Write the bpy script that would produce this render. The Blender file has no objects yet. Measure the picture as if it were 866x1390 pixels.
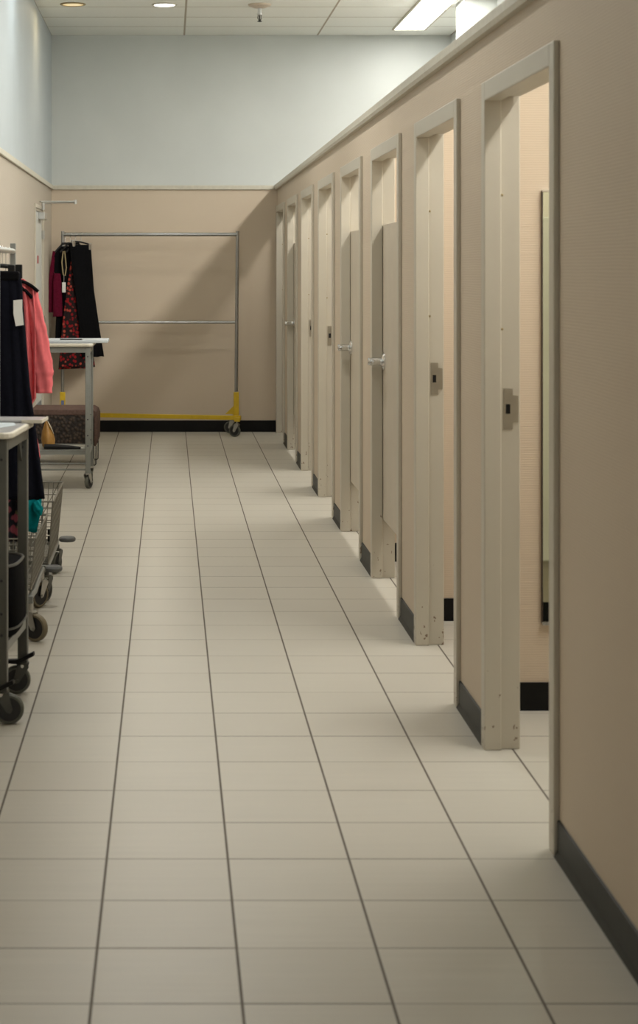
import bpy, bmesh, math, random
from mathutils import Vector, Matrix
PI = math.pi
random.seed(7)
SC = bpy.context.scene
COL = SC.collection
H = 1.484                      # camera height

# ------------------------------------------------------------------ materials
class N:
    """tiny helper round a node tree"""
    def __init__(s, name):
        s.m = bpy.data.materials.new(name); s.m.use_nodes = True
        s.t = s.m.node_tree; s.b = s.t.nodes['Principled BSDF']
    def n(s, typ, **kw):
        x = s.t.nodes.new(typ)
        for k, v in kw.items(): setattr(x, k, v)
        return x
    def l(s, a, b): s.t.links.new(a, b)
    def val(s, sock, v):
        if hasattr(v, 'is_output') or isinstance(v, bpy.types.NodeSocket): s.l(v, sock)
        else: sock.default_value = v
    def math(s, op, a, b=0.0, c=0.0):
        x = s.n('ShaderNodeMath', operation=op)
        s.val(x.inputs[0], a); s.val(x.inputs[1], b); s.val(x.inputs[2], c)
        return x.outputs[0]
    def rng(s, v, a, b, c, d):
        x = s.n('ShaderNodeMapRange'); s.val(x.inputs[0], v)
        for i, q in enumerate((a, b, c, d)): s.val(x.inputs[i+1], q)
        return x.outputs[0]
    def xyz(s):
        g = s.n('ShaderNodeNewGeometry'); q = s.n('ShaderNodeSeparateXYZ'); s.l(g.outputs['Position'], q.inputs[0])
        return q.outputs
    def objxyz(s):
        g = s.n('ShaderNodeTexCoord'); return g.outputs['Object']
    def comb(s, x, y, z=0.0):
        c = s.n('ShaderNodeCombineXYZ'); s.val(c.inputs[0], x); s.val(c.inputs[1], y); s.val(c.inputs[2], z)
        return c.outputs[0]
    def noise(s, vec, scale, detail=2.0, rough=.5):
        x = s.n('ShaderNodeTexNoise'); s.l(vec, x.inputs['Vector']); x.inputs['Scale'].default_value = scale
        x.inputs['Detail'].default_value = detail; x.inputs['Roughness'].default_value = rough
        return x.outputs[0]
    def mix(s, f, a, b, blend='MIX'):
        x = s.n('ShaderNodeMix', data_type='RGBA', blend_type=blend)
        s.val(x.inputs[0], f)
        for i, c in ((6, a), (7, b)):
            if isinstance(c, (tuple, list)): x.inputs[i].default_value = (*c[:3], 1)
            else: s.l(c, x.inputs[i])
        return x.outputs[2]
    def bump(s, h, strength=.3, dist=.002):
        x = s.n('ShaderNodeBump'); s.l(h, x.inputs['Height']); x.inputs['Strength'].default_value = strength
        x.inputs['Distance'].default_value = dist; s.l(x.outputs[0], s.b.inputs['Normal'])
    def out(s, col, rough=.5, metal=0.0, spec=.5):
        if isinstance(col, (tuple, list)): s.b.inputs['Base Color'].default_value = (*col[:3], 1)
        else: s.l(col, s.b.inputs['Base Color'])
        s.val(s.b.inputs['Roughness'], rough); s.b.inputs['Metallic'].default_value = metal
        s.b.inputs['Specular IOR Level'].default_value = spec
        return s.m

def srgb(r, g, b):
    f = lambda c: ((c/255+.055)/1.055)**2.4 if c > 10 else c/255/12.92
    return (f(r), f(g), f(b))

def plain(name, col, rough=.5, metal=0.0, var=.06, scale=30, spec=.5):
    n = N(name); v = n.noise(n.objxyz(), scale, 3)
    c = n.mix(n.rng(v, .3, .7, 0, 1), tuple(x*(1-var) for x in col), tuple(min(1, x*(1+var)) for x in col))
    return n.out(c, rough, metal, spec)

PAPER = (.605, .51, .395)
def paper_nodes(n):
    p = n.xyz()
    wob = n.noise(n.comb(n.math('MULTIPLY', p[0], 5), n.math('MULTIPLY', p[1], 5), n.math('MULTIPLY', p[2], 40)), 1.0, 3)
    ph = n.math('ADD', n.math('MULTIPLY', p[2], 2*PI/.0080), n.math('MULTIPLY', wob, 5.0))
    w = n.math('SINE', ph)
    big = n.noise(n.comb(p[0], p[1], p[2]), 1.7, 3)
    c = n.mix(n.rng(w, -1, 1, 0, 1), tuple(x*.965 for x in PAPER), tuple(x*1.03 for x in PAPER))
    c = n.mix(n.rng(big, .3, .7, 0, .10), c, tuple(x*.8 for x in PAPER))
    return p, w, c
def mat_paper():
    n = N('ribbed_wallpaper'); p, w, c = paper_nodes(n); n.bump(w, .14, .0012)
    return n.out(c, .62, 0, .3)
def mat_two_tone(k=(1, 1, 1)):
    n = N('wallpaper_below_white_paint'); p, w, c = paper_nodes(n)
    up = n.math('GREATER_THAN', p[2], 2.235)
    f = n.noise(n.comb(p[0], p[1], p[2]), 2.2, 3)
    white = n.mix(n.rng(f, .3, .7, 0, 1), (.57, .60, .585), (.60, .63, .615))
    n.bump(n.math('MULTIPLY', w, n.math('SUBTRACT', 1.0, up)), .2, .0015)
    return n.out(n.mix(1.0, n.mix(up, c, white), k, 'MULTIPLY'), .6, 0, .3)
def mat_floor():
    n = N('floor_tile'); p = n.xyz(); S = .305
    u = n.math('DIVIDE', n.math('ADD', p[0], .463), S); v = n.math('DIVIDE', n.math('SUBTRACT', p[1], 4.028), S)
    def edge(q):
        fr = n.math('FRACT', n.math('ADD', q, 100.0))
        return n.math('MULTIPLY', n.math('SUBTRACT', .5, n.math('ABSOLUTE', n.math('SUBTRACT', fr, .5))), S)
    gu = n.rng(edge(u), .0024, .0036, 1, 0)
    gv = n.rng(edge(v), .0022, .0034, 1, 0)
    wn = n.n('ShaderNodeTexWhiteNoise', noise_dimensions='2D')
    n.l(n.comb(n.math('FLOOR', u), n.math('FLOOR', n.math('ADD', v, .5))), wn.inputs['Vector'])
    gv = n.math('MULTIPLY', gv, n.rng(wn.outputs[0], 0, 1, .35, 1))
    g = n.math('MAXIMUM', gu, gv)
    wt = n.n('ShaderNodeTexWhiteNoise', noise_dimensions='2D')
    n.l(n.comb(n.math('FLOOR', u), n.math('FLOOR', v)), wt.inputs['Vector'])
    streak = n.noise(n.comb(n.math('MULTIPLY', p[0], 2.5), n.math('MULTIPLY', p[1], 45), wt.outputs[0]), 1.0, 4, .6)
    cloud = n.noise(n.comb(p[0], p[1], 0.0), 3.0, 4)
    tile = n.mix(n.rng(streak, .3, .7, 0, 1), (.49, .467, .405), (.545, .52, .455))
    tile = n.mix(n.rng(wt.outputs[0], 0, 1, 0, .28), tile, (.45, .42, .36))
    tile = n.mix(n.rng(cloud, .35, .75, 0, .18), tile, (.45, .43, .37))
    c = n.mix(g, tile, (.085, .068, .05))
    n.bump(n.math('SUBTRACT', 1.0, g), .3, .001)
    r = n.rng(streak, .3, .7, .34, .44)
    return n.out(c, n.math('ADD', r, n.math('MULTIPLY', g, .3)), 0, .45)
def mat_ceiling():
    n = N('ceiling_tile'); p = n.xyz()
    def edge(q, S):
        fr = n.math('FRACT', n.math('ADD', n.math('DIVIDE', q, S), 100.0))
        return n.math('MULTIPLY', n.math('SUBTRACT', .5, n.math('ABSOLUTE', n.math('SUBTRACT', fr, .5))), S)
    ex = n.rng(edge(n.math('SUBTRACT', p[0], .135), 1.22), .006, .010, 1, 0)
    ey = n.rng(edge(n.math('SUBTRACT', p[1], 16.26), .6096), .006, .012, 1, 0)
    g = n.math('MAXIMUM', ex, ey)
    f = n.noise(n.comb(p[0], p[1], 0.0), 60, 4)
    tile = n.mix(n.rng(f, .3, .7, 0, 1), (.86, .88, .84), (.90, .92, .88))
    return n.out(n.mix(g, tile, (.42, .38, .31)), .8, 0, .2)
def mat_frame():
    n = N('cream_painted_frame'); p = n.xyz()
    base = n.mix(n.noise(n.objxyz(), 6, 3), (.53, .49, .405), (.57, .53, .44))
    chips = n.noise(n.comb(p[0], p[1], n.math('MULTIPLY', p[2], .7)), 55, 2)
    low = n.rng(p[2], .02, .40, .15, 0)
    ch = n.math('GREATER_THAN', n.math('ADD', chips, low), .80)
    return n.out(n.mix(n.math('MULTIPLY', ch, .8), base, (.16, .09, .05)), .42, 0, .4)
def mat_floral(name, bg, c1, c2, scale):
    n = N(name)
    v = n.n('ShaderNodeTexVoronoi'); v.inputs['Scale'].default_value = scale; n.l(n.objxyz(), v.inputs['Vector'])
    w = n.noise(n.objxyz(), scale*2.2, 3)
    d = n.math('ADD', v.outputs['Distance'], n.math('MULTIPLY', w, .25))
    sp = n.n('ShaderNodeSeparateColor'); n.l(v.outputs['Color'], sp.inputs[0])
    on = n.math('MULTIPLY', n.rng(d, .64, .50, 0, 1), n.math('GREATER_THAN', sp.outputs[0], .24))
    col = n.mix(n.math('GREATER_THAN', sp.outputs[1], .72), c1, c2)
    return n.out(n.mix(on, bg, col), .8, 0, .2)
def mat_emit(name, col, s):
    n = N(name); n.b.inputs['Base Color'].default_value = (.8, .8, .8, 1)
    f = n.noise(n.objxyz(), 3, 1)
    n.l(n.mix(f, tuple(c*.97 for c in col), col), n.b.inputs['Emission Color']); n.b.inputs['Emission Strength'].default_value = s
    return n.m
def mat_fabric(name, col, rough=.85, var=.18, scale=60):
    n = N(name); o = n.objxyz(); v = n.noise(o, scale, 3)
    c = n.mix(n.rng(v, .3, .7, 0, 1), tuple(x*(1-var) for x in col), tuple(x*(1+var) for x in col))
    n.bump(n.noise(o, 400, 2), .15, .001)
    return n.out(c, rough, 0, .05)
def mat_weave():
    n = N('brown_woven'); o = n.objxyz()
    v = n.n('ShaderNodeTexVoronoi'); v.inputs['Scale'].default_value = 42; n.l(o, v.inputs['Vector'])
    c = n.mix(n.rng(v.outputs['Distance'], .1, .6, 0, 1), (.075, .048, .032), (.010, .006, .004))
    n.bump(n.math('MULTIPLY', v.outputs['Distance'], -1.0), .8, .01)
    return n.out(c, .7)

M = dict(
    paper=mat_paper(), two=mat_two_tone(), two_left_dimmed=mat_two_tone((.76, .80, .85)), floor=mat_floor(), ceil=mat_ceiling(), frame=mat_frame(),  # left copy: same finish, dimmed and cooled in colour to hold back lamp light
    trim=plain('cream_trim_paint', (.55, .52, .43), .45),
    base=plain('black_vinyl_base', (.005, .005, .005), .5, var=.2, spec=.2),
    base_reflect=plain('black_base_reflection_tint', (.024, .026, .021), .5, var=.15, spec=.3),  # black base; grazing floor reflection put into the colour as greenish grey
    door=plain('beige_door_paint', (.57, .505, .405), .45, var=.03, scale=8),
    whitedoor=plain('pale_grey_door', (.56, .57, .53), .45, var=.03, scale=8),
    railsteel=plain('grey_steel_tube', (.40, .41, .41), .28, 1.0),
    chrome=plain('chrome', (.72, .73, .73), .18, 1.0),
    steel=plain('brushed_steel', (.46, .45, .42), .36, 1.0),
    plate=plain('strike_plate_nickel', (.36, .33, .27), .42, .8),
    alu=plain('aluminium', (.62, .63, .62), .3, .9),
    yellow=plain('yellow_paint', (.62, .42, .015), .4),
    rubber=plain('grey_rubber', (.10, .105, .085), .55),
    blackp=plain('black_plastic', (.007, .007, .007), .5, spec=.25),
    tan_tread=plain('tan_wheel_tread', (.17, .14, .085), .6),
    hub=plain('dark_hub', (.015, .015, .016), .5),
    cart=plain('grey_green_powder_coat', (.068, .069, .058), .42),
    cartlite=plain('grey_powder_coat', (.20, .21, .195), .42),
    laminate=plain('grey_laminate', (.33, .33, .33), .3, var=.04),
    edge=plain('cream_edge_band', (.55, .52, .43), .4),
    board=plain('pale_grey_board', (.50, .54, .56), .35, var=.03),
    wire=plain('grey_wire', (.175, .165, .135), .4, .4),
    greydisc=plain('grey_bumper', (.10, .105, .105), .5),
    mback=plain('brown_mirror_edge', (.045, .03, .02), .6),
    mirror=N('mirror_glass').out((.76, .86, .76), .015, 1.0),
    paperw=plain('white_card', (.68, .68, .64), .6, var=.03),
    leaflet=plain('pale_blue_leaflet', (.62, .70, .74), .3, var=.05, scale=12),
    lime=plain('lime_print', (.45, .6, .02), .5),
    red=plain('red_sticker', (.35, .02, .02), .5),
    bluelab=plain('blue_label', (.12, .16, .32), .5),
    kick=plain('blue_grey_kick_plate', (.20, .25, .29), .35, .3),
    black=mat_fabric('black_cloth', (.0050, .0050, .0058)),
    navy=mat_fabric('navy_black_cloth', (.0055, .006, .010)),
    maroon=mat_fabric('maroon_cloth', (.095, .006, .02)),
    pink=mat_fabric('coral_pink_cloth', (.72, .16, .17), var=.06),
    teal=mat_fabric('teal_knit', (.004, .22, .24), var=.12),
    floral=mat_floral('red_floral_cloth', (.012, .006, .006), (.24, .007, .010), (.36, .055, .035), 34),
    darkfloral=mat_floral('dark_floral_cloth', (.010, .010, .016), (.22, .05, .07), (.14, .12, .06), 26),
    gold=plain('gold_ribbon', (.30, .235, .11), .5),
    weave=mat_weave(), plush=mat_fabric('mauve_brown_suede', (.115, .075, .062)),
    mustard=plain('mustard_leather', (.33, .17, .035), .5, var=.2, scale=20),
    cream=plain('cream_lining', (.62, .55, .42), .6),
    sprink=plain('tan_escutcheon', (.55, .47, .38), .5),
    tube=mat_emit('fluorescent_diffuser', (1.0, .97, .90), 7.0),
    lamp=mat_emit('downlight_lens', (1.0, .98, .95), 8.0),
    dimlamp=mat_emit('glowing_gold_reflector', (1.0, .72, .30), .55),  # faint amber glow put into the reflector as emission
)

# ------------------------------------------------------------------ mesh builder
class MB:
    def __init__(s): s.bm = bmesh.new()
    def face(s, vs):
        try: return s.bm.faces.new(vs)
        except ValueError: return None
    def box(s, x0, x1, y0, y1, z0, z1):
        v = [s.bm.verts.new((x, y, z)) for x in (x0, x1) for y in (y0, y1) for z in (z0, z1)]
        for q in ((0,1,3,2), (4,6,7,5), (0,4,5,1), (2,3,7,6), (0,2,6,4), (1,5,7,3)): s.face([v[i] for i in q])
        return s
    def rings(s, rs, cap=True, closed=False):
        L = [[s.bm.verts.new(p) for p in r] for r in rs]; n = len(L[0])
        pairs = list(zip(L, L[1:])) + ([(L[-1], L[0])] if closed else [])
        for a, b in pairs:
            for i in range(n): s.face([a[i], a[(i+1) % n], b[(i+1) % n], b[i]])
        if cap and not closed: s.face(L[0][::-1]); s.face(L[-1])
        return s
    def tube(s, pts, r, seg=10, cap=True, flat=1.0):
        pts = [Vector(p) for p in pts]; R = r if isinstance(r, (list, tuple)) else [r]*len(pts)
        rs = []; up = None
        for i, p in enumerate(pts):
            d = (pts[min(i+1, len(pts)-1)] - pts[max(i-1, 0)]).normalized()
            if up is None: up = Vector((0,0,1)) if abs(d.z) < .9 else Vector((0,1,0))
            a = d.cross(up).normalized(); b = a.cross(d).normalized(); up = b
            rs.append([p + a*math.cos(2*PI*k/seg)*R[i] + b*math.sin(2*PI*k/seg)*R[i]*flat for k in range(seg)])
        return s.rings(rs, cap)
    def lathe(s, prof, c, axis=(0,0,1), seg=24):
        ax = Vector(axis).normalized(); h = Vector((1,0,0)) if abs(ax.x) < .9 else Vector((0,1,0))
        a = ax.cross(h).normalized(); b = ax.cross(a); c = Vector(c)
        return s.rings([[c + ax*t + (a*math.cos(2*PI*k/seg) + b*math.sin(2*PI*k/seg))*max(r, 1e-4) for k in range(seg)] for r, t in prof], cap=tuple(prof[0]) != tuple(prof[-1]))
    def prism(s, poly, d0, d1, plane='xy'):
        def P(u, v, w):
            return {'xy': (u, v, w), 'xz': (u, w, v), 'yz': (w, u, v)}[plane]
        return s.rings([[P(u, v, d0) for u, v in poly], [P(u, v, d1) for u, v in poly]])
    def xf(s, m):
        bmesh.ops.transform(s.bm, matrix=m, verts=s.bm.verts[:]); return s

def put(name, mb, mat, parent=None, smooth=False, bevel=0, world=False, loc=None, top=False):
    """link a builder as ONE mesh object (world=True: points given in world space under an unrotated parent)"""
    bmesh.ops.recalc_face_normals(mb.bm, faces=mb.bm.faces[:])
    me = bpy.data.meshes.new(name); mb.bm.to_mesh(me); mb.bm.free()
    for m in (mat if isinstance(mat, (list, tuple)) else [mat]): me.materials.append(M[m])
    o = bpy.data.objects.new(name, me); COL.objects.link(o)
    if parent:
        o.parent = parent
        if world:
            w = parent.location.copy(); q = parent.parent
            while q: w += q.location; q = q.parent
            me.transform(Matrix.Translation(-w))
    elif top:
        xs = [v.co for v in me.vertices]
        b = Vector(((min(v.x for v in xs)+max(v.x for v in xs))/2, (min(v.y for v in xs)+max(v.y for v in xs))/2, min(v.z for v in xs)))
        me.transform(Matrix.Translation(-b)); o.location = b
    if smooth:
        for p in me.polygons: p.use_smooth = True
        if smooth != 'all': me.set_sharp_from_angle(angle=math.radians(40))
    if bevel:
        b = o.modifiers.new('bevel', 'BEVEL'); b.width = bevel; b.segments = 2; b.limit_method = 'ANGLE'
    return o
def tag(o, label, cat=None, group=None, kind=None):
    o['label'] = label
    if cat: o['category'] = cat
    if group: o['group'] = group
    if kind: o['kind'] = kind
    return o
def thing(name, label, cat, loc=(0,0,0), rz=0, group=None, kind=None):
    o = bpy.data.objects.new(name, None); COL.objects.link(o); o.location = loc; o.rotation_euler.z = rz
    o.empty_display_size = .1
    return tag(o, label, cat, group, kind)
def struct(name, mb, mat, label, cat, **k):
    return tag(put(name, mb, mat, top=True, **k), label, cat, kind='structure')
def lamp(name, typ, parent, loc, energy, col, **kw):
    d = bpy.data.lights.new(name, typ); d.energy = energy; d.color = col
    for k, v in kw.items(): setattr(d, k, v)
    o = bpy.data.objects.new(name, d); COL.objects.link(o); o.parent = parent; o.location = loc
    return o

# ------------------------------------------------------------------ setting
XL, XR, XO = -1.08, .987, 2.58          # left wall, fitting-room front, outer wall
YB, YN, ZC = 16.86, -2.5, 3.63          # back wall, near end, ceiling
WT = .088                                # front wall thickness
NEAR = [4.72 + 1.582*k for k in range(8)]
OW = .965                                # opening width
TOP = 2.005                              # opening height

struct('floor', MB().box(XL-.1, XO+.1, YN, YB+.1, -.1, 0), 'floor', 'pale beige square floor tiles with dark grout', 'floor')
struct('ceiling', MB().box(XL-.1, XO+.1, YN, YB+.1, ZC, ZC+.1), 'ceil', 'white suspended tile ceiling', 'ceiling')
struct('wall_back', MB().box(XL-.1, XO+.1, YB, YB+.1, 0, ZC), 'two', 'far end wall, beige wallpaper below and white paint above', 'wall')
struct('wall_outer', MB().box(XO, XO+.1, YN, YB, 0, ZC), 'two', 'outer wall behind the fitting rooms', 'wall')
# left wall with an opening for its door
DY0, DY1, DZ = 14.74, 15.64, 1.985
w = MB(); w.box(XL-.12, XL, YN, DY0, 0, ZC); w.box(XL-.12, XL, DY1, YB, 0, ZC); w.box(XL-.12, XL, DY0, DY1, DZ, ZC)
struct('wall_left', w, 'two_left_dimmed', 'left corridor wall, beige wallpaper below and white paint above', 'wall')
# pilaster rising beside the strip lights
struct('wall_pilaster', MB().box(2.32, XO, 14.5, 14.9, 0, ZC), 'two', 'white pilaster showing above the fitting room partition', 'wall')
# front wall of the fitting rooms
w = MB(); ys = [YN] + [v for y in NEAR for v in (y-.03, y+OW+.03)] + [YB]
for i in range(0, len(ys), 2): w.box(XR, XR+WT, ys[i], ys[i+1], 0, 2.215)
for y in NEAR: w.box(XR, XR+WT, y-.03, y+OW+.03, TOP+.03, 2.215)
struct('wall_right', w, 'paper', 'beige ribbed wallpaper partition fronting the row of fitting rooms', 'wall')
# dividers between the rooms
for k, y in enumerate(NEAR):
    which = 'nearest the camera' if k == 0 else f'between the fitting rooms {k} and {k+1} from the camera'
    struct('wall_divider', MB().box(XR+WT, XO, y-.10, y-.035, 0, 2.215), 'paper', 'beige ribbed wallpaper divider wall ' + which, 'wall')
    struct('baseboard_divider', MB().box(XR+WT, XO, y-.108, y-.10, 0, .095), 'base', 'black base on the camera side of the divider ' + which, 'baseboard')
    struct('baseboard_divider', MB().box(XR+WT, XO, y-.035, y-.027, 0, .095), 'base', 'black base on the far side of the divider ' + which, 'baseboard')
    struct('trim_%d' % (4+k), MB().box(XR+WT+.02, XO, y-.12, y-.015, 2.215, 2.26), 'trim', 'cream cap on the divider ' + which, 'trim')
# caps, picture rails
t = MB(); t.prism([(XR-.028, 2.226), (XR-.022, 2.212), (XR+WT+.03, 2.212), (XR+WT+.03, 2.262), (XR-.02, 2.262), (XR-.028, 2.255)], YN, YB, 'xz')
struct('trim_1', t, 'trim', 'cream cap along the top of the fitting room partition', 'trim')
struct('trim_2', MB().box(XL, XR-.03, YB-.018, YB, 2.215, 2.255), 'trim', 'cream rail across the far wall', 'trim', bevel=.004)
struct('trim_3', MB().box(XL, XL+.018, YN, YB-.018, 2.215, 2.255), 'trim', 'cream rail along the left wall', 'trim', bevel=.004)
# baseboards
struct('baseboard_back', MB().box(XL, XR, YB-.012, YB, 0, .105), 'base', 'black base along the far wall', 'baseboard', bevel=.003)
b = MB(); b.box(XL, XL+.012, YN, DY0-.06, 0, .1); b.box(XL, XL+.012, DY1+.06, YB, 0, .1)
struct('baseboard_left', b, 'base', 'black base along the left wall', 'baseboard')
b = MB()
for i in range(0, len(ys), 2):
    y0 = ys[i] if i == 0 else ys[i]+.032
    y1 = min(ys[i+1]-.032, YB) if i < len(ys)-2 else YB
    if y1-y0 > .03:
        b.prism([(XR, 0), (XR-.016, 0), (XR-.012, .006), (XR-.006, .016), (XR-.006, .09), (XR, .092)], y0, y1, 'xz')
struct('baseboard_right', b, 'base_reflect', 'black cove base with painted-in floor reflection along the fitting room partition', 'baseboard')
struct('baseboard_outer', MB().box(XO-.008, XO, YN, YB, 0, .095), 'base', 'black base on the outer fitting room wall', 'baseboard')

# ------------------------------------------------------------------ fitting room doorways
CLOSED = {2, 3, 6}
ORD = ['nearest', 'second nearest', 'third nearest', 'fourth nearest', 'fifth nearest', 'sixth nearest', 'seventh nearest', 'farthest']
FX0, FX1 = XR-.015, XR+WT+.01            # frame front / back face
STOPX = 1.026
def doorway(k):
    y0 = NEAR[k]; y1 = y0+OW
    shut = k in CLOSED
    d = thing('door_%d' % (k+1), f'{ORD[k]} fitting room doorway, door ' + ('closed with a silver lever' if shut else 'open, cream frame with strike plate'), 'doorway', (XR, y0, 0), kind='structure')
    f = MB()
    def jamb(ye, sg, w_):                 # casing, stop and rabbet in one profile
        f.prism([(FX0, ye-sg*w_), (FX0, ye), (STOPX-.002, ye), (STOPX-.002, ye-sg*.014), (FX1, ye-sg*.014), (FX1, ye-sg*.03), (XR, ye-sg*.03), (XR, ye-sg*w_)], 0, TOP+.06, 'xy')
    jamb(y0, 1, .06); jamb(y1, -1, min(.06, YB-.001-y1))
    f.prism([(FX0, TOP+.06), (FX0, TOP), (STOPX-.002, TOP), (STOPX-.002, TOP+.014), (FX1, TOP+.014), (FX1, TOP+.03), (XR, TOP+.03), (XR, TOP+.06)], y0, y1, 'xz')
    put('door_frame', f, 'frame', d, world=True, bevel=.003)
    # strike plate on the far jamb
    yj = y1+.014
    s = MB(); s.prism([(1.034, .99), (1.062, .99), (1.062, 1.01), (1.079, 1.012), (1.079, 1.094), (1.062, 1.096), (1.062, 1.116), (1.034, 1.116)], yj-.003, yj, 'xz')
    sp = put('strike_plate', s, 'plate', d, world=True)
    put('latch_hole', MB().box(1.040, 1.054, yj-.0035, yj-.0028, 1.038, 1.068), 'blackp', sp, world=True)
    if not shut:
        for z in (1.30, 1.715):
            put('bumper', MB().lathe([(.0045, 0), (.0045, .002), (.002, .004)], (STOPX+.003, yj, z), (0,-1,0), 10), 'gold', d, world=True, smooth=True)
    # leaf, local to its hinge at the near jamb; +v runs along the leaf, u is thickness
    L = OW+.018
    lf = MB().box(0, .036, 0, L, .285, 1.70)
    leaf = put('door_leaf', lf, 'door', d, bevel=.002)
    leaf.location = Vector((STOPX, y0-.009, 0)) - d.location
    hy = L-.065
    h = MB()
    for sgn, x0 in ((-1, 0), (1, .036)):
        h.lathe([(.043, 0), (.043, .006), (.036, .011), (.019, .016), (.0165, .030), (.0185, .034), (.0185, .074), (.015, .078)], (x0, hy, 1.045), (sgn, 0, 0), 20)
        h.tube([(x0+sgn*.058, hy, 1.045), (x0+sgn*.060, hy-.05, 1.045), (x0+sgn*.056, hy-.105, 1.043)], [.0135, .011, .009], 10)
    put('lever_handle', h, 'chrome', leaf, smooth=True)
    put('latch_plate', MB().box(.010, .030, L, L+.001, 1.01, 1.08), 'plate', leaf)
    for z in (.45, 1.5): put('hinge', MB().tube([(.042, -.002, z-.045), (.042, -.002, z+.045)], .006, 8), 'steel', leaf)
    if not shut:
        leaf.location = Vector((STOPX+.045, y0+.016, 0)) - d.location
        leaf.rotation_euler.z = -math.radians(83)
for k in range(8): doorway(k)

# ------------------------------------------------------------------ left door
d = thing('door_9', 'pale grey service door in the left wall with closer arm and red sticker', 'door', (XL, (DY0+DY1)/2, 0), kind='structure')
f = MB(); fx0, fx1 = XL-.10, XL+.012
f.box(XL, fx1, DY0-.03, DY0, 0, DZ+.03); f.box(XL, fx1, DY1, DY1+.03, 0, DZ+.03); f.box(XL, fx1, DY0, DY1, DZ, DZ+.03)
f.box(fx0, XL, DY0, DY0+.02, 0, DZ); f.box(fx0, XL, DY1-.02, DY1, 0, DZ); f.box(fx0, XL, DY0+.02, DY1-.02, DZ-.02, DZ)
put('door_frame', f, 'frame', d, world=True, bevel=.002)
lf = put('door_leaf', MB().box(XL-.046, XL-.004, DY0+.024, DY1-.024, .01, DZ-.024), 'whitedoor', d, world=True, bevel=.002)
put('kick_plate', MB().box(XL-.004, XL-.002, DY0+.06, DY1-.06, .13, .385), 'kick', lf, world=True)
put('sticker', MB().box(XL-.004, XL-.0025, 15.10, 15.24, 1.535, 1.60), 'red', lf, world=True)
hg = MB()
for z in (1.78,): hg.box(XL-.004, XL+.014, DY1-.035, DY1+.03, z-.035, z+.035); hg.tube([(XL+.014, DY1-.005, z-.037), (XL+.014, DY1-.005, z+.037)], .008, 8)
put('hinge', hg, 'steel', lf, world=True)
hd = MB().lathe([(.03, 0), (.03, .008), (.011, .012), (.011, .05)], (XL-.004, DY0+.09, 1.03), (1,0,0), 14)
hd.tube([(XL+.042, DY0+.09, 1.03), (XL+.045, DY0+.2, 1.03)], .009, 8); put('lever_handle', hd, 'steel', lf, world=True, smooth=True)
cl = put('door_closer', MB().box(XL-.004, XL+.05, 15.22, 15.52, 1.90, 1.96), 'alu', lf, world=True, bevel=.006)
ca = MB(); ca.tube([(XL+.025, 15.40, 1.985), (XL+.025, 15.40, 2.045)], .014, 10); ca.tube([(XL+.02, 15.40, 2.04), (-.79, 15.46, 2.05)], .0085, 8, flat=.8)
ca.tube([(-.79, 15.46, 2.035), (-.79, 15.46, 2.07)], .013, 10); ca.tube([(-.79, 15.46, 2.055), (XL+.012, 15.20, 2.045)], .0085, 8, flat=.8)
put('closer_arm', ca, 'alu', d, world=True, smooth=True)
put('latch_guard', MB().box(XL, XL+.016, 15.70, 15.78, .99, 1.09), 'steel', d, world=True, bevel=.004)

# ------------------------------------------------------------------ ceiling fittings
def troffer(i, ya, yb):
    rm = ['farthest back, ending near the far wall', 'next in front of the farthest one'][i] if i < 2 else f'over the fitting rooms, {i} panels in front of the farthest'
    t = thing('strip_light', 'bright fluorescent ceiling panel ' + rm, 'ceiling light', (2.135, (ya+yb)/2, ZC), group='fluorescent panels over the fitting rooms')
    hl = (yb-ya)/2; f = MB()
    f.box(-.15, -.132, -hl, hl, -.012, 0); f.box(.132, .15, -hl, hl, -.012, 0); f.box(-.132, .132, -hl, -hl+.014, -.012, 0); f.box(-.132, .132, hl-.014, hl, -.012, 0)
    put('frame', f, 'trim', t)
    put('diffuser', MB().box(-.132, .132, -hl+.014, hl-.014, -.008, -.002), 'tube', t)
    lamp('tube_lamp', 'AREA', t, (0, 0, -.02), 10 if i == 0 else 20.5, (1.0, .96, .90), shape='RECTANGLE', size=.24, size_y=2*hl-.05)
for i in range(12):
    yb = 16.43 - 1.25*i; troffer(i, yb-1.235, yb)
def downlight(x, y, lit, label, power=0, col=(1, .965, .91)):
    t = thing('downlight', label, 'ceiling light', (x, y, ZC), group='recessed corridor downlights')
    put('trim_ring', MB().lathe([(.085, 0), (.104, 0), (.104, -.006), (.085, -.009), (.085, 0)], (0, 0, 0), seg=32), 'trim' if lit else 'gold', t, smooth=True)
    put('lens', MB().lathe([(.086, -.001), (.086, -.004), (.05, -.006), (.001, -.0065)], (0, 0, 0), seg=32), 'lamp' if lit else 'dimlamp', t, smooth=True)
    if power: lamp('bulb', 'AREA', t, (0, 0, -.02), power, col, shape='DISK', size=.16)
downlight(-.04, 14.9, True, 'lit round downlight above the corridor before the far wall', 4)
downlight(-.78, 14.88, False, 'dull amber round downlight near the left wall', 2, (1, .75, .4))
for y, p in ((12.0, 15), (9.1, 22.5), (6.2, 12.5)):
    downlight(-.04, y, True, f'lit round corridor downlight about {y:.0f} metres down the corridor ceiling', p)
for y, p in ((12.6, 2.2),):
    downlight(-.74, y, True, 'cool round downlight washing the left wall nearer than the amber one', p, (.80, .93, 1.0))
s = thing('sprinkler_head', 'small ceiling sprinkler with tan plate', 'sprinkler', (.73, 14.9, ZC))
put('escutcheon', MB().lathe([(.095, 0), (.09, -.012), (.05, -.028), (.02, -.032)], (0, 0, 0)), 'sprink', s, smooth=True)
put('nozzle', MB().lathe([(.016, -.03), (.016, -.07), (.022, -.072), (.022, -.085), (.008, -.088)], (0, 0, 0), seg=14), 'alu', s, smooth=True)
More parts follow.
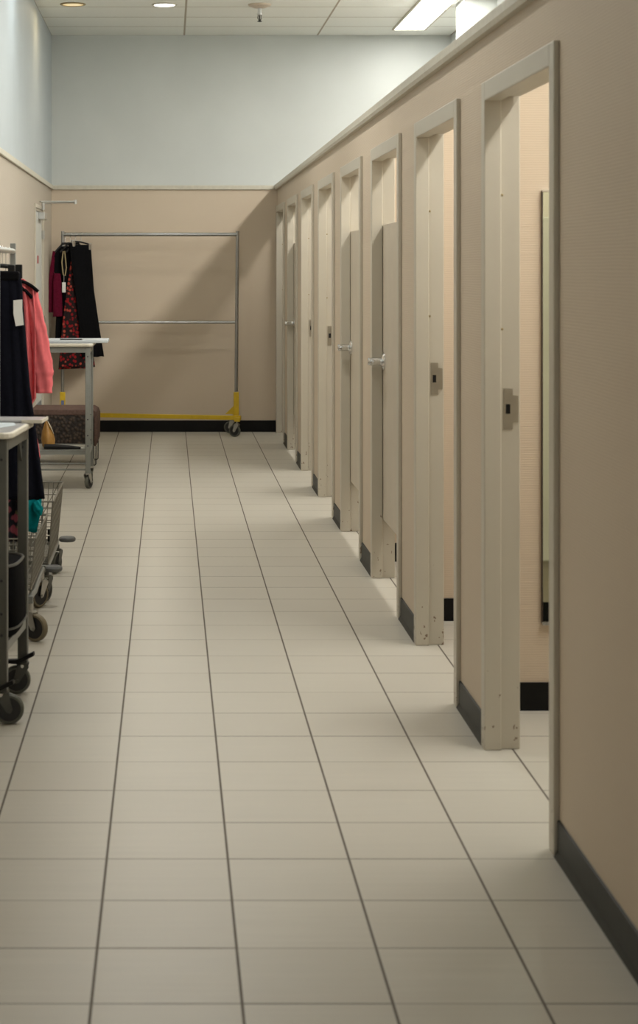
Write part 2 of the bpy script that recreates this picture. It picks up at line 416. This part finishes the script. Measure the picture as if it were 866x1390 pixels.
df = MB(); df.tube([(-.012, 0, -.085), (-.016, 0, -.11), (-.003, 0, -.135)], .003, 6); df.tube([(.012, 0, -.085), (.016, 0, -.11), (.003, 0, -.135)], .003, 6)
df.lathe([(.02, -.135), (.02, -.139), (.006, -.143)], (0, 0, 0), seg=14); df.tube([(0, 0, -.085), (0, 0, -.135)], .005, 6); put('deflector', df, 'hub', s)

# ------------------------------------------------------------------ mirror in the nearest fitting room
ym = NEAR[1]-.10
t = thing('wall_mirror', 'tall narrow frameless mirror inside the nearest fitting room', 'mirror', (1.252, ym, .29))
put('glass', MB().box(.003, .503, -.013, -.006, .012, 1.455), 'mirror', t)
fr = MB(); fr.box(0, .506, -.006, 0, .004, 1.46); fr.box(0, .003, -.014, 0, .004, 1.46); fr.box(.503, .506, -.014, 0, .004, 1.46); put('backing', fr, 'mback', t)
put('channel', MB().box(0, .506, -.019, 0, 0, .011), 'chrome', t); put('top_channel', MB().box(0, .506, -.015, 0, 1.456, 1.462), 'chrome', t)

# ------------------------------------------------------------------ casters
def caster(parent, x, y, ztop, rz, r=.05, w_=.028, tread='rubber', pedal=None, mat='steel'):
    """swivel caster whose mounting plate sits at height ztop"""
    c, s_ = math.cos(rz), math.sin(rz); rot = Matrix.Translation((x, y, 0)) @ Matrix.Rotation(rz, 4, 'Z')
    f = MB(); tr = .022                                  # trail
    f.lathe([(.011, ztop), (.011, 2*r+.012), (.022, 2*r+.012), (.022, 2*r+.004), (.01, 2*r+.004)], (0, 0, 0), seg=14)
    g = w_/2+.004
    for sg in (-1, 1):
        f.prism([(-.018, 2*r+.006), (.020, 2*r+.006), (tr+.012, r), (tr+.004, r-.012), (tr-.008, r-.008), (-.020, 2*r-.004)], sg*g, sg*(g+.003), 'xz')
    f.box(-.018, .020, -g-.003, g+.003, 2*r+.003, 2*r+.007)
    f.tube([(tr, -g-.008, r), (tr, g+.008, r)], .006, 10)
    f.xf(rot); o = put('caster', f, mat, parent, smooth=True)
    h = w_/2
    wh = MB().lathe([(r*.78, -h), (r*.92, -h), (r, -h*.55), (r, h*.55), (r*.92, h), (r*.78, h), (r*.78, -h)], (tr, 0, r), (0,1,0), 28).xf(rot)
    put('wheel', wh, tread, o, smooth=True)
    hb = MB().lathe([(.005, -h*.8), (r*.79, -h*.8), (r*.79, h*.8), (.005, h*.8)], (tr, 0, r), (0,1,0), 24).xf(rot)
    put('wheel_hub', hb, 'hub', o, smooth=True)
    if pedal is not None:
        prot = Matrix.Translation((x-.045, y-.01, -.01)) @ Matrix.Rotation(pedal, 4, 'Z')
        p = MB(); p.prism([(-.03, 2*r+.020), (-.03, 2*r+.030), (.03, 2*r+.034), (.085, 2*r+.062), (.088, 2*r+.048), (.03, 2*r+.018)], -.014, .014, 'xz'); p.xf(prot)
        put('brake_pedal', p, 'blackp', o, bevel=.003)
        b = MB().tube([(.05, -.03, 2*r+.015), (.05, .03, 2*r+.015)], .006, 8).xf(prot); put('brake_pin', b, 'chrome', o, smooth=True)
    return o

# ------------------------------------------------------------------ yellow based garment rack at the far wall
RY = 16.55
t = thing('garment_rack', 'chrome rolling garment rack with yellow base in front of the far wall', 'clothes rack', (-.18, RY, 0))
XA, XB = -.96, .60
p = MB(); p.tube([(XA-.005, RY, 1.80), (XB+.012, RY, 1.80)], .0165, 14); put('top_rail', p, 'railsteel', t, world=True, smooth=True)
for x, tx in ((XA, 0), (XB, .012)):
    put('post', MB().tube([(x-tx*.2, RY, .17), (x+tx, RY, 1.83)], .0155, 14), 'railsteel', t, world=True, smooth=True)
    sl = put('sleeve', MB().box(x-.024, x+.024, RY-.024, RY+.024, .17, .385), 'yellow', t, world=True, bevel=.004)
    if x < 0: put('label', MB().box(x-.012, x+.014, RY-.026, RY-.0235, .265, .31), 'bluelab', sl, world=True)
p = MB(); p.tube([(XA, RY+.125, 1.007), (XB, RY+.125, 1.007)], .013, 12)
for x in (XA, XB): p.tube([(x, RY, 1.007), (x, RY+.125, 1.007)], .010, 8)
put('middle_rail', p, 'railsteel', t, world=True, smooth=True)
for x in (XA, XB): put('foot', MB().box(x-.025, x+.025, RY-.23, RY+.22, .135, .172), 'yellow', t, world=True, bevel=.003)
p = MB(); dx = Vector((XB+.02-XA, -.36)); nrm = Vector((-dx.y, dx.x)).normalized()*.018
A = Vector((XA, RY+.20)); B = Vector((XB+.035, RY-.19))
p.prism([tuple(A+nrm), tuple(B+nrm), tuple(B-nrm), tuple(A-nrm)], .148, .186, 'xy'); put('base_rail', p, 'yellow', t, world=True, bevel=.003)
put('gusset', MB().prism([(XB-.10, .186), (XB-.024, .186), (XB-.024, .26)], RY-.004, RY+.004, 'xz'), 'yellow', t, world=True)
o4 = t.location
for x, y, rz in ((XB-.0, RY-.20, 2.75), (XB-.03, RY+.17, 2.9), (XA, RY-.20, .6), (XA, RY+.17, .3)):
    caster(t, x-o4.x, y-o4.y, .137, rz, .053, .03, 'rubber')

# ------------------------------------------------------------------ clothes helpers
def interp(rows, m):
    out = []
    for i in range(m+1):
        q = i/m*(len(rows)-1); a = min(int(q), len(rows)-2); f_ = q-a; f_ = f_*f_*(3-2*f_)*.5 + f_*.5
        out.append(tuple(rows[a][j]*(1-f_)+rows[a+1][j]*f_ for j in range(len(rows[0]))))
    return out
def cloth(mb, rows, folds=5, amp=.010, seed=0, n=56, m=40, cap=True, hem=0.0):
    """closed hanging tube of cloth; rows = (z, left, right, thickness) top to bottom, u along the hanger, v its thickness"""
    R = interp(rows, m); rs = []
    ph = seed*1.7
    for i, (z, ul, ur, th) in enumerate(R):
        g = (i/m)**.7; c = (ul+ur)/2; hw = (ur-ul)/2; ring = []
        for k in range(n):
            a = 2*PI*k/n; ca, sa = math.cos(a), math.sin(a)
            u = c + hw*math.copysign(abs(ca)**.8, ca)
            s = (u-ul)/max(ur-ul, 1e-4)
            v = th/2*math.copysign(abs(sa)**.8, sa) + amp*g*math.sin(2*PI*folds*s + ph + .6*math.sin(4*s+ph+2*g)) + amp*.4*g*math.sin(2*PI*folds*1.7*s + 2*ph)
            zz = z + (hem*math.sin(2*PI*1.3*s+ph) if i == m else 0)
            ring.append((u, v, zz))
        rs.append(ring)
    return mb.rings(rs, cap)
def limb(mb, pts, rad, flat=.55, n=20, wr=.0):
    P = interp(pts, 24); R = interp([(r,) for r in rad], 24); rs = []
    for i, p in enumerate(P):
        q0 = Vector(P[max(i-1, 0)]); q1 = Vector(P[min(i+1, 24)]); d = (q1-q0).normalized()
        a = Vector((d.z, 0, -d.x)).normalized(); b = Vector((0, 1, 0)); r = R[i][0]*(1 + wr*math.sin(i*1.9))
        rs.append([Vector(p) + a*math.cos(2*PI*k/n)*r + b*math.sin(2*PI*k/n)*r*flat*(1+.25*math.sin(5*2*PI*k/n+i*.3)) for k in range(n)])
    return mb.rings(rs)
def hanger(loc, rz, label, group, kind='clip', width=.36, drop=.10, tilt=0, mat='blackp', rail_r=.016, color='chrome', clips='chrome'):
    """loc = centre of the rail the hook goes over; returns thing (local u along bar)"""
    h = thing('clothes_hanger', label, 'hanger', loc, rz, group)
    rr = rail_r+.003
    hook = [(0, rr*math.cos(a), rr*math.sin(a)) for a in [math.radians(q) for q in range(200, -61, -20)]]
    hook = [(0, p[1], p[2]) for p in hook] + [(0, .004, -rr-.022), (0, 0, -drop+.008)]
    put('hook', MB().tube(hook, .0019, 6), color, h, smooth=True)
    b = MB(); w2 = width/2
    if kind == 'clip':
        b.tube([(-w2, 0, -drop-w2*tilt), (0, 0, -drop+.006), (w2, 0, -drop+w2*tilt)], [.006, .008, .006], 8)
    else:
        b.tube([(-w2, 0, -drop-.075), (-w2*.55, 0, -drop-.03), (-.025, 0, -drop+.004), (.025, 0, -drop+.004), (w2*.55, 0, -drop-.03), (w2, 0, -drop-.075)], [.008, .010, .011, .011, .010, .008], 8)
    put('bar', b, mat, h, smooth=True)
    if kind == 'clip':
        for sg in (-1, 1):
            x = sg*w2*.86; zc = -drop + sg*tilt*w2*.86
            put('clip', MB().box(x-.014, x+.014, -.014, .014, zc-.048, zc+.010), clips, h, bevel=.003)
    return h
BR = 'hangers on the yellow based rack'
BG = 'hangers on the basket rack'
def garment(name, label, cat, loc, rz, builder, mat, group=None):
    mb = MB(); builder(mb)
    g = thing(name, label, cat, loc, rz, group) if False else None
    o = put(name, mb, mat, smooth='all'); o.location = loc; o.rotation_euler.z = rz
    return tag(o, label, cat, group)

# --- garments on the far rack (z measured from the rail)
GR = 'clothes hung at the left end of the far rack'
RZ = 1.80; ang = .60
def rail(x, y=RY): return (x, y, RZ)
hanger(rail(-.935), ang, 'black hanger carrying the maroon sleeved dress on the far rack', BR, 'shirt', .22, .085)
def b_(mb):
    cloth(mb, [(-.105, -.030, .030, .016), (-.130, -.09, .09, .022), (-.19, -.125, .11, .024), (-.36, -.115, .11, .024), (-.6, -.09, .11, .024), (-.95, -.105, .12, .024)], 4, .003, 1)
ms = garment('sleeved_dress', 'black dress with maroon sleeves at the left end of the yellow based rack', 'dress', rail(-.935), ang, b_, 'black')
for pts, rad in (([(-.118, 0, -.15), (-.140, 0, -.3), (-.150, .002, -.45), (-.155, .004, -.70)], [.014, .022, .028, .026]), ([(-.098, -.020, -.35), (-.102, -.028, -.45), (-.100, -.030, -.6), (-.096, -.030, -.735)], [.034, .045, .048, .050])):
    m_ = MB(); limb(m_, pts, rad, .35); tag(put('sleeve', m_, 'maroon', ms, smooth='all'), 'maroon sleeve')
hanger(rail(-.888), ang, 'black hanger carrying the plain black dress on the far rack', BR, 'shirt', .22, .085)
def b_(mb):
    cloth(mb, [(-.105, -.035, .035, .016), (-.125, -.095, .095, .022), (-.20, -.112, .10, .024), (-.34, -.11, .10, .024), (-.42, -.075, .10, .024), (-.7, -.085, .10, .024), (-.98, -.10, .11, .024)], 5, .003, 2)
bd = garment('black_dress', 'plain black dress with gold ribbon loops and white tag, beside the maroon sleeved dress', 'dress', rail(-.888), ang, b_, 'black')
st = MB(); st.tube([(-.085, -.014, -.15), (-.103, -.019, -.25), (-.090, -.021, -.36), (-.070, -.021, -.37), (-.056, -.019, -.30), (-.070, -.014, -.15)], .006, 6, flat=.4)
put('ribbon', st, 'gold', bd, smooth=True)
tg = MB(); tg.tube([(-.082, -.019, -.36), (-.083, -.022, -.43)], .0012, 5); tg.box(-.102, -.066, -.024, -.020, -.52, -.43); put('price_tag', tg, 'paperw', bd)
hanger(rail(-.840), ang, 'black hanger carrying the red floral dress on the far rack', BR, 'shirt', .20, .085)
def b_(mb):
    cloth(mb, [(-.105, -.03, .03, .016), (-.13, -.05, .08, .022), (-.25, -.055, .085, .024), (-.5, -.10, .10, .024), (-.85, -.15, .15, .026), (-1.20, -.185, .20, .028)], 6, .003, 3, hem=.008)
garment('floral_dress', 'long black dress with red flowers hanging behind the black trousers', 'dress', rail(-.840), ang, b_, 'floral')
hanger((-.792, RY, RZ), ang, 'black clip hanger carrying the black trousers, rightmost on the far rack', BR, 'clip', .20, .075, -.16)
def b_(mb):
    for sgn, dv in ((-1, .012), (1, -.012)):
        cloth(mb, [(-.095, -.125, .098, .018), (-.16, -.120, .106, .020), (-.5, -.065+sgn*.004, .130+sgn*.004, .022), (-.85, -.018+sgn*.006, .186+sgn*.008, .024), (-1.10, .012+sgn*.008, .230+sgn*.012, .026)], 3, .003, 4+sgn, n=40, hem=.006)
bt = garment('black_trousers', 'long plain black trousers clipped by the waist, rightmost on the far rack', 'trousers', (-.792, RY, RZ), ang, b_, 'black')
put('waistband', MB().box(-.125, .098, -.012, .012, -.135, -.092), 'black', bt, bevel=.006)

# ------------------------------------------------------------------ table carts
def table_cart(label, loc, rz, W, D, top, shelf, mats, lower=None, ped=True):
    """local: right front leg at the origin, table runs to -x and +y"""
    t = thing('table_cart', label, 'trolley', loc, rz)
    fm, lm = mats; lw = .034
    # table top with round corners
    def rr(x0, x1, y0, y1, r):
        pts = []
        for cx, cy, a0 in ((x1-r, y0+r, -90), (x1-r, y1-r, 0), (x0+r, y1-r, 90), (x0+r, y0+r, 180)):
            pts += [(cx+r*math.cos(math.radians(a0+q)), cy+r*math.sin(math.radians(a0+q))) for q in (0, 22, 45, 68, 90)]
        return pts
    put('edge_band', MB().prism(rr(-W-.02, .02, -.025, D+.025, .04), top-.022, top-.001, 'xy'), 'edge', t, bevel=.006)
    put('tabletop', MB().prism(rr(-W-.012, .012, -.017, D+.017, .035), top-.02, top, 'xy'), 'laminate', t)
    for q in ((-W+lw, -lw, 0, .02), (-W+lw, -lw, D-.02, D), (-.02, 0, lw, D-lw), (-W, -W+.02, lw, D-lw)): put('apron', MB().box(*q, top-.062, top-.022), fm, t)
    for x in (0, -W):
        for y in (0, D):
            xa, xb = (x-lw, x) if x == 0 else (x, x+lw); ya, yb = (y, y+lw) if y == 0 else (y-lw, y)
            lg = put('leg', MB().box(xa, xb, ya, yb, .105, top-.022), fm, t, bevel=.004)
            s = 1 if y == 0 else -1
            br = MB().prism([(yb if s > 0 else ya, top-.062), ((yb if s > 0 else ya)+s*.07, top-.062), (yb if s > 0 else ya, top-.14)], xa+.010, xa+.016, 'yz')
            put('bracket', br, fm, lg)
            for z in (shelf+.03, shelf+.10, top-.09, .47): put('bolt', MB().lathe([(.005, 0), (.005, .002), (.002, .003)], ((xa+xb)/2, ya, z), (0,-1,0), 8), 'hub', lg)
    put('shelf', MB().box(-W+.004, -.004, .004, D-.004, shelf-.006, shelf), lm, t)
    for q in ((-.022, -.004, lw, D-lw), (-W+.004, -W+.022, lw, D-lw), (-W+lw, -lw, .006, .024), (-W+lw, -lw, D-.024, D-.006)): put('shelf_rail', MB().box(*q, shelf-.030, shelf-.006), lm, t)
    if lower:
        for z in (lower, lower-.042): put('stretcher', MB().box(-W+lw, -lw, .008, .020, z-.011, z), fm, t)
    return t
# near cart
t1 = table_cart('tall grey table trolley nearest the camera at the left edge', (-.530, 6.0, 0), -.075, .50, .47, .955, .262, ('cart', 'cartlite'))
for x, y, rz, pd in ((-.017, .017, .12, -.1), (-.017, .453, 3.3, -.05), (-.483, .017, 2.6, None), (-.483, .453, 2.4, None)):
    caster(t1, x, y, .106, rz, .049, .03, 'rubber', pedal=pd, mat='cart')
def at1(x, y, z): return t1.matrix_basis @ Vector((x, y, z))
def top_on(root, name, mb, mat, label, cat, **k):
    mb.xf(Matrix.Translation(root.location) @ Matrix.Rotation(root.rotation_euler.z, 4, 'Z'))
    return tag(put(name, mb, mat, top=True, **k), label, cat)
lb = top_on(t1, 'loose_board', MB().box(-.46, .060, .345, .49, .9555, .966), 'laminate', 'grey board with cream end lying across the far edge of the near trolley top', 'board', bevel=.003)
put('end_band', MB().prism([(-.005, .341), (.066, .341), (.066, .494), (.060, .494), (.060, .345), (-.005, .345)], .9555, .9665, 'xy').xf(Matrix.Translation(t1.location) @ Matrix.Rotation(t1.rotation_euler.z, 4, 'Z')), 'edge', lb, world=True)
lf = MB().prism([(-.48, .14), (-.06, .13), (-.01, .25), (-.03, .335), (-.48, .338)], .9555, .9575, 'xy')
lt = top_on(t1, 'leaflet', lf, 'leaflet', 'glossy pale blue leaflet lying flat on the near trolley top', 'leaflet')
pr = MB().box(-.20, -.12, .19, .25, .9576, .958).xf(Matrix.Translation(t1.location) @ Matrix.Rotation(t1.rotation_euler.z, 4, 'Z'))
put('lime_print', pr, 'lime', lt, world=True)
# black tote on its shelf
tb = thing('tote_bag', 'black tote bag standing on the lower shelf of the near trolley', 'bag', at1(-.206, .235, .264), -.075)
m_ = MB(); rs = []
for z, w_, d_ in ((0, .21, .17), (.03, .222, .185), (.12, .22, .18), (.21, .215, .17), (.235, .213, .165)):
    rs.append([(w_*math.copysign(abs(math.cos(a))**.5, math.cos(a)), d_*math.copysign(abs(math.sin(a))**.5, math.sin(a)), z) for a in [2*PI*k/32 for k in range(32)]])
m_.rings(rs); put('bag_body', m_, 'black', tb, smooth=True)
m_ = MB(); m_.tube([(.214*math.copysign(abs(math.cos(a))**.5, math.cos(a)), .166*math.copysign(abs(math.sin(a))**.5, math.sin(a)), .236) for a in [2*PI*k/48 for k in range(49)]], .005, 6)
put('rim', m_, 'cart', tb, smooth=True)
m_ = MB(); m_.tube([(.223*math.copysign(abs(math.cos(a))**.5, math.cos(a)), .186*math.copysign(abs(math.sin(a))**.5, math.sin(a)), .03) for a in [2*PI*k/48 for k in range(49)]], .004, 6)
put('piping', m_, 'cart', tb, smooth=True)

# far cart
t2 = table_cart('grey table trolley with plain top standing before the far clothes rack', (-.535, 12.45, 0), 0, .50, .48, .985, .262, ('cartlite', 'cartlite'), lower=.178)
for x, y, rz in ((-.02, .02, 1.2), (-.02, .46, 1.9), (-.48, .02, 2.0), (-.48, .46, 1.0)):
    caster(t2, x, y, .106, rz, .047, .026, 'rubber')
top_on(t2, 'loose_board', MB().box(-.40, .115, .05, .40, .9855, 1.006), 'board', 'pale grey board lying on the far trolley, overhanging its right side', 'board', bevel=.004)
m_ = MB().tube([(-.21, .10, 1.0105), (-.06, .06, 1.0105)], .0042, 8)
pn = top_on(t2, 'pen', m_, 'blackp', 'black pen lying on the pale grey board of the far trolley', 'pen', smooth=True)
put('pen_tip', MB().tube([(-.06, .06, 1.0105), (-.048, .057, 1.0105)], [.004, .001], 8).xf(Matrix.Translation(t2.location)), 'steel', pn, world=True)
# things on its shelf
mg = thing('leather_bag', 'small mustard leather pouch on the far trolley shelf', 'bag', (-.825, 12.60, .263)); mg.scale.x = .74
m_ = MB(); rs = []
for z, w_, d_ in ((0, .042, .045), (.012, .058, .052), (.06, .064, .05), (.11, .052, .04), (.155, .028, .026), (.185, .008, .010)):
    rs.append([(w_*math.cos(a)-.12*z, d_*math.sin(a)*(1+.15*math.sin(3*a)), z+.004*math.sin(4*a)) for a in [2*PI*k/28 for k in range(28)]])
m_.rings(rs); put('pouch', m_, 'mustard', mg, smooth=True)
put('lining', MB().tube([(.045, -.012, .10), (.022, -.020, .14), (-.004, -.014, .178), (-.018, 0, .188)], [.004, .011, .008, .003], 8, flat=.5), 'cream', mg, smooth=True)
um = thing('folded_umbrella', 'folded black umbrella with pale tip lying on the far trolley shelf', 'umbrella', (-.72, 12.50, .263))
put('canopy', MB().tube([(-.13, 0, .020), (-.05, 0, .019), (.06, 0, .015), (.118, 0, .010)], [.017, .018, .013, .007], 10), 'blackp', um, smooth=True)
put('tip', MB().tube([(.118, 0, .010), (.142, 0, .011)], [.006, .009], 8), 'paperw', um, smooth=True)
ml = thing('white_ruler', 'pale flat ruler lying behind the umbrella on the far trolley shelf', 'ruler', (-.66, 12.75, .263))
put('strip', MB().box(-.10, .10, -.02, .02, 0, .004), 'paperw', ml)

# ------------------------------------------------------------------ woven bench behind the far cart
o_ = thing('ottoman', 'brown woven ottoman with suede top on thin wire legs', 'stool', (-.80, 14.15, 0))
XW, YD = .26, .24
m_ = MB()
m_.box(-XW+.012, XW-.03, -YD, YD-.01, .15, .40); put('woven_body', m_, 'weave', o_, bevel=.02)
pts = [(XW-.028, .15), (XW-.014, .151), (XW-.002, .185), (XW, .375), (XW-.012, .41), (XW-.045, .428), (-XW+.02, .428), (-XW, .41), (-XW, .385), (XW-.045, .385), (XW-.03, .37)]
put('suede_cover', MB().prism(pts, -YD-.004, YD, 'xz'), 'plush', o_, bevel=.006)
for sx in (-1, 1):
    for sy in (-1, 1):
        x, y = sx*(XW-.033), sy*(YD-.03)
        put('leg', MB().tube([(x-.017, y, .152), (x-.016, y, .012), (x-.008, y, .005), (x+.008, y, .005), (x+.016, y, .012), (x+.017, y, .152)], .0042, 8), 'hub', o_, smooth=True)

# ------------------------------------------------------------------ wire basket trolleys
def wires_panel(p00, p10, p01, p11, nu, nv, r=.0019):
    """grid of wires over a quad: p00->p10 along, p00->p01 up"""
    P = [Vector(p) for p in (p00, p10, p01, p11)]
    q = lambda u, v: (P[0]*(1-u)+P[1]*u)*(1-v) + (P[2]*(1-u)+P[3]*u)*v
    mb = MB()
    for i in range(nu+1): mb.tube([q(i/nu, 0), q(i/nu, 1)], r, 5)
    for j in range(nv+1): mb.tube([q(0, j/nv), q(1, j/nv)], r*(1.9 if j in (0, nv) else 1.0), 5)
    return mb
def basket(t, X0, X1, Y0, Y1, z0, z1, flare):
    b = [(X0+flare, Y0+flare*.4, z0), (X1-flare, Y0+flare*.4, z0), (X1-flare, Y1-flare*.4, z0), (X0+flare, Y1-flare*.4, z0)]
    a = [(X0, Y0, z1), (X1, Y0, z1), (X1, Y1, z1), (X0, Y1, z1)]
    put('front_panel', wires_panel(b[0], b[1], a[0], a[1], 14, 9), 'wire', t)
    put('back_panel', wires_panel(b[3], b[2], a[3], a[2], 14, 9), 'wire', t)
    put('side_panel', wires_panel(b[1], b[2], a[1], a[2], 60, 7, .0022), 'wire', t)
    put('side_panel', wires_panel(b[0], b[3], a[0], a[3], 60, 7, .0022), 'wire', t)
    put('basket_floor', wires_panel(b[0], b[1], b[3], b[2], 12, 24), 'wire', t)
    m_ = MB(); m_.tube([a[0], a[1]], .0034, 8); m_.tube([a[1], a[2]], .0034, 8); m_.tube([a[2], a[3]], .0034, 8); m_.tube([a[3], a[0]], .0042, 8)
    put('rim', m_, 'wire', t, smooth=True)
# tall rack with basket: local origin at right-near corner of the base
b1 = thing('basket_rack', 'tall grey rolling clothes rack with wire basket behind the near trolley', 'clothes rack', (-.69, 7.75, 0))
basket(b1, -.15, .152, -.37, .36, .20, .405, .02)
for y, z in ((-.385, 1.60), (.375, 1.60)):
    put('post', MB().box(-.012, .012, y-.012, y+.012, .15, z), 'cartlite', b1, bevel=.003)
    put('cross_foot', MB().box(-.145, .145, y-.014, y+.014, .15, .18), 'cartlite', b1, bevel=.003)
put('hanging_bar', MB().tube([(0, -.385, 1.565), (0, .375, 1.565)], .0125, 12), 'alu', b1, smooth=True)
for x in (-.13, .13):
    put('base_tube', MB().tube([(x, .37, .165), (x, .15, .165), (x, -.10, .15), (x, -.30, .165), (x, -.385, .165)], .0125, 10), 'cartlite', b1, smooth=True)
for x, y, rz, tr in ((.135, -.385, -.5, 'tan_tread'), (.128, .36, -2.2, 'tan_tread'), (-.13, -.385, .8, 'tan_tread'), (-.13, .36, 1.2, 'tan_tread')):
    caster(b1, x, y, .155, rz, .055, .028, tr)
for y in (.385,): put('bumper_disc', MB().lathe([(.005, .150), (.040, .150), (.044, .156), (.044, .166), (.038, .172), (.005, .173)], (.172, y+.02, 0), seg=24), 'greydisc', b1, smooth=True)
# low basket trolley
b2 = thing('basket_trolley', 'low wire basket trolley farther from the camera than the tall basket rack', 'trolley', (-.685, 8.64, 0))
basket(b2, -.16, .165, -.40, .37, .165, .445, .026)
m_ = MB()
for x in (-.13, .13): m_.box(x-.012, x+.012, -.40, .40, .135, .16)
m_.box(-.118, .118, -.40, -.376, .135, .16); m_.box(-.118, .118, .376, .40, .135, .16); put('base_frame', m_, 'cartlite', b2)
for x, y, rz in ((.135, -.385, -2.0), (.135, .385, -1.9), (-.13, -.385, 1.0), (-.13, .385, .7)):
    caster(b2, x, y, .136, rz, .052, .03, 'rubber', mat='cart')
put('bumper_disc', MB().lathe([(.005, .152), (.036, .152), (.041, .157), (.041, .168), (.035, .174), (.005, .175)], (.184, .39, 0), seg=24), 'greydisc', b2, smooth=True)
for z in (.28, .31): put('latch', MB().box(.140, .150, -.405, -.385, z-.012, z+.012), 'blackp', b2)

# ------------------------------------------------------------------ clothes on the basket rack
HX, HZ = -.69, 1.565
GB = 'clothes hanging on the tall basket rack'
def bar(y): return (HX, y, HZ)
# navy-black wide trousers nearest
hanger(bar(7.50), 0, 'black clip hanger with silver clips carrying the navy trousers', BG, 'clip', .11, .072, 0, rail_r=.0125, clips='blackp')
def b_(mb):
    for sgn, v in ((-1, 0), (1, 0)):
        cloth(mb, [(-.095, -.09, .082, .035), (-.14, -.10, .090, .045), (-.30, -.11, .102, .055), (-.55, -.12, .122, .06), (-.80, -.135+.02*(sgn+1), .145+.012*sgn, .06), (-1.015, -.15+.03*(sgn+1), .172+.012*sgn, .06)], 3, .009, 6+sgn, hem=.004)
nt = garment('wide_trousers', 'long navy black trousers with white tag, frontmost on the basket rack', 'trousers', bar(7.50), 0, b_, 'navy')
put('waistband', MB().box(-.088, .080, -.028, .028, -.125, -.088), 'black', nt, bevel=.008)
tg = MB(); tg.prism([(.058, -.205), (.094, -.202), (.094, -.24), (.100, -.305), (.068, -.31), (.058, -.26)], -.042, -.039, 'xz'); put('price_tag', tg, 'paperw', nt)
hanger(bar(7.60), 0, 'black clip hanger carrying the dark floral skirt', BG, 'clip', .16, .07, 0, rail_r=.0125, clips='blackp')
# dark floral skirt hangs behind the trousers
def b2_(mb):
    cloth(mb, [(-.09, -.09, .075, .03), (-.3, -.10, .085, .035), (-.8, -.125, .10, .04), (-1.20, -.125, .105, .05)], 5, .008, 9)
garment('floral_skirt', 'dark floral maxi skirt whose hem shows below the navy trousers', 'skirt', bar(7.60), 0, b2_, 'darkfloral')
# pink blouse
hanger(bar(7.76), 0, 'black hanger carrying the coral pink blouse', BG, 'shirt', .20, .10, 0, rail_r=.0125)
def b_(mb):
    cloth(mb, [(-.110, -.03, .03, .04), (-.122, -.08, .080, .05), (-.155, -.12, .120, .06), (-.3, -.12, .130, .05), (-.62, -.12, .130, .05), (-.69, -.12, .09, .05)], 7, .026, 11, hem=.006)
    limb(mb, [(.105, 0, -.17), (.140, -.005, -.34), (.160, -.012, -.50), (.160, -.010, -.60)], [.028, .034, .042, .036], .7, wr=.06)
    limb(mb, [(-.115, 0, -.17), (-.150, -.005, -.32), (-.168, -.012, -.48), (-.166, -.010, -.60)], [.030, .036, .044, .036], .7, wr=.05)
pk = garment('pink_blouse', 'coral pink long sleeved blouse with black shoulder stripes behind the navy trousers', 'blouse', bar(7.76), 0, b_, 'pink')
m_ = MB(); limb(m_, [(.085, -.01, -.66), (.112, -.012, -.75), (.128, -.012, -.82), (.138, -.012, -.875)], [.016, .013, .012, .009], .5)
put('tie_end', m_, 'pink', pk, smooth='all')
for dz, x0, x1 in ((0, .05, .138), (-.030, .05, .112)):
    st = MB(); n_ = 9
    st.tube([(x0+(x1-x0)*i/n_, -.036+.012*(i/n_)**2, -.128+dz*.9-.045*(i/n_)**2) for i in range(n_+1)], .009, 8, flat=.8)
    tag(put('shoulder_stripe', st, 'black', pk, smooth=True), 'black shoulder stripe')
# teal knit
hanger(bar(7.93), 0, 'black hanger carrying the teal knit dress', BG, 'shirt', .13, .13, 0, rail_r=.0125)
def b_(mb):
    cloth(mb, [(-.135, -.03, .03, .035), (-.16, -.07, .065, .05), (-.22, -.085, .075, .055), (-.6, -.10, .07, .05), (-.95, -.10, .085, .055), (-1.03, -.10, .142, .06), (-1.12, -.09, .138, .06), (-1.20, -.08, .120, .06)], 3, .012, 13, hem=.012)
    limb(mb, [(.115, -.03, -1.075), (.128, -.035, -1.11), (.133, -.035, -1.135)], [.015, .022, .010], .8)
garment('teal_dress', 'teal knit dress whose bunched hem hangs into the wire basket', 'dress', bar(7.93), 0, b_, 'teal')

# ------------------------------------------------------------------ light, world, camera
w = bpy.data.worlds.new('store_ambient'); SC.world = w; w.use_nodes = True
w.node_tree.nodes['Background'].inputs[0].default_value = (.95, .97, 1.0, 1); w.node_tree.nodes['Background'].inputs[1].default_value = .35

cd = bpy.data.cameras.new('camera'); cam = bpy.data.objects.new('camera', cd); COL.objects.link(cam)
cam.location = (0, 0, H); cam.rotation_euler = (PI/2, 0, 0)
cd.sensor_fit = 'HORIZONTAL'; cd.sensor_width = 36; cd.lens = 2500/866*36
cd.shift_x = (433-230)/866; cd.shift_y = -(695-366)/866
cd.clip_end = 60
cd.dof.use_dof = True; cd.dof.focus_distance = 11; cd.dof.aperture_fstop = 10
SC.camera = cam
SC.view_settings.view_transform = 'Standard'; SC.view_settings.look = 'None'
SC.view_settings.exposure = 0.30
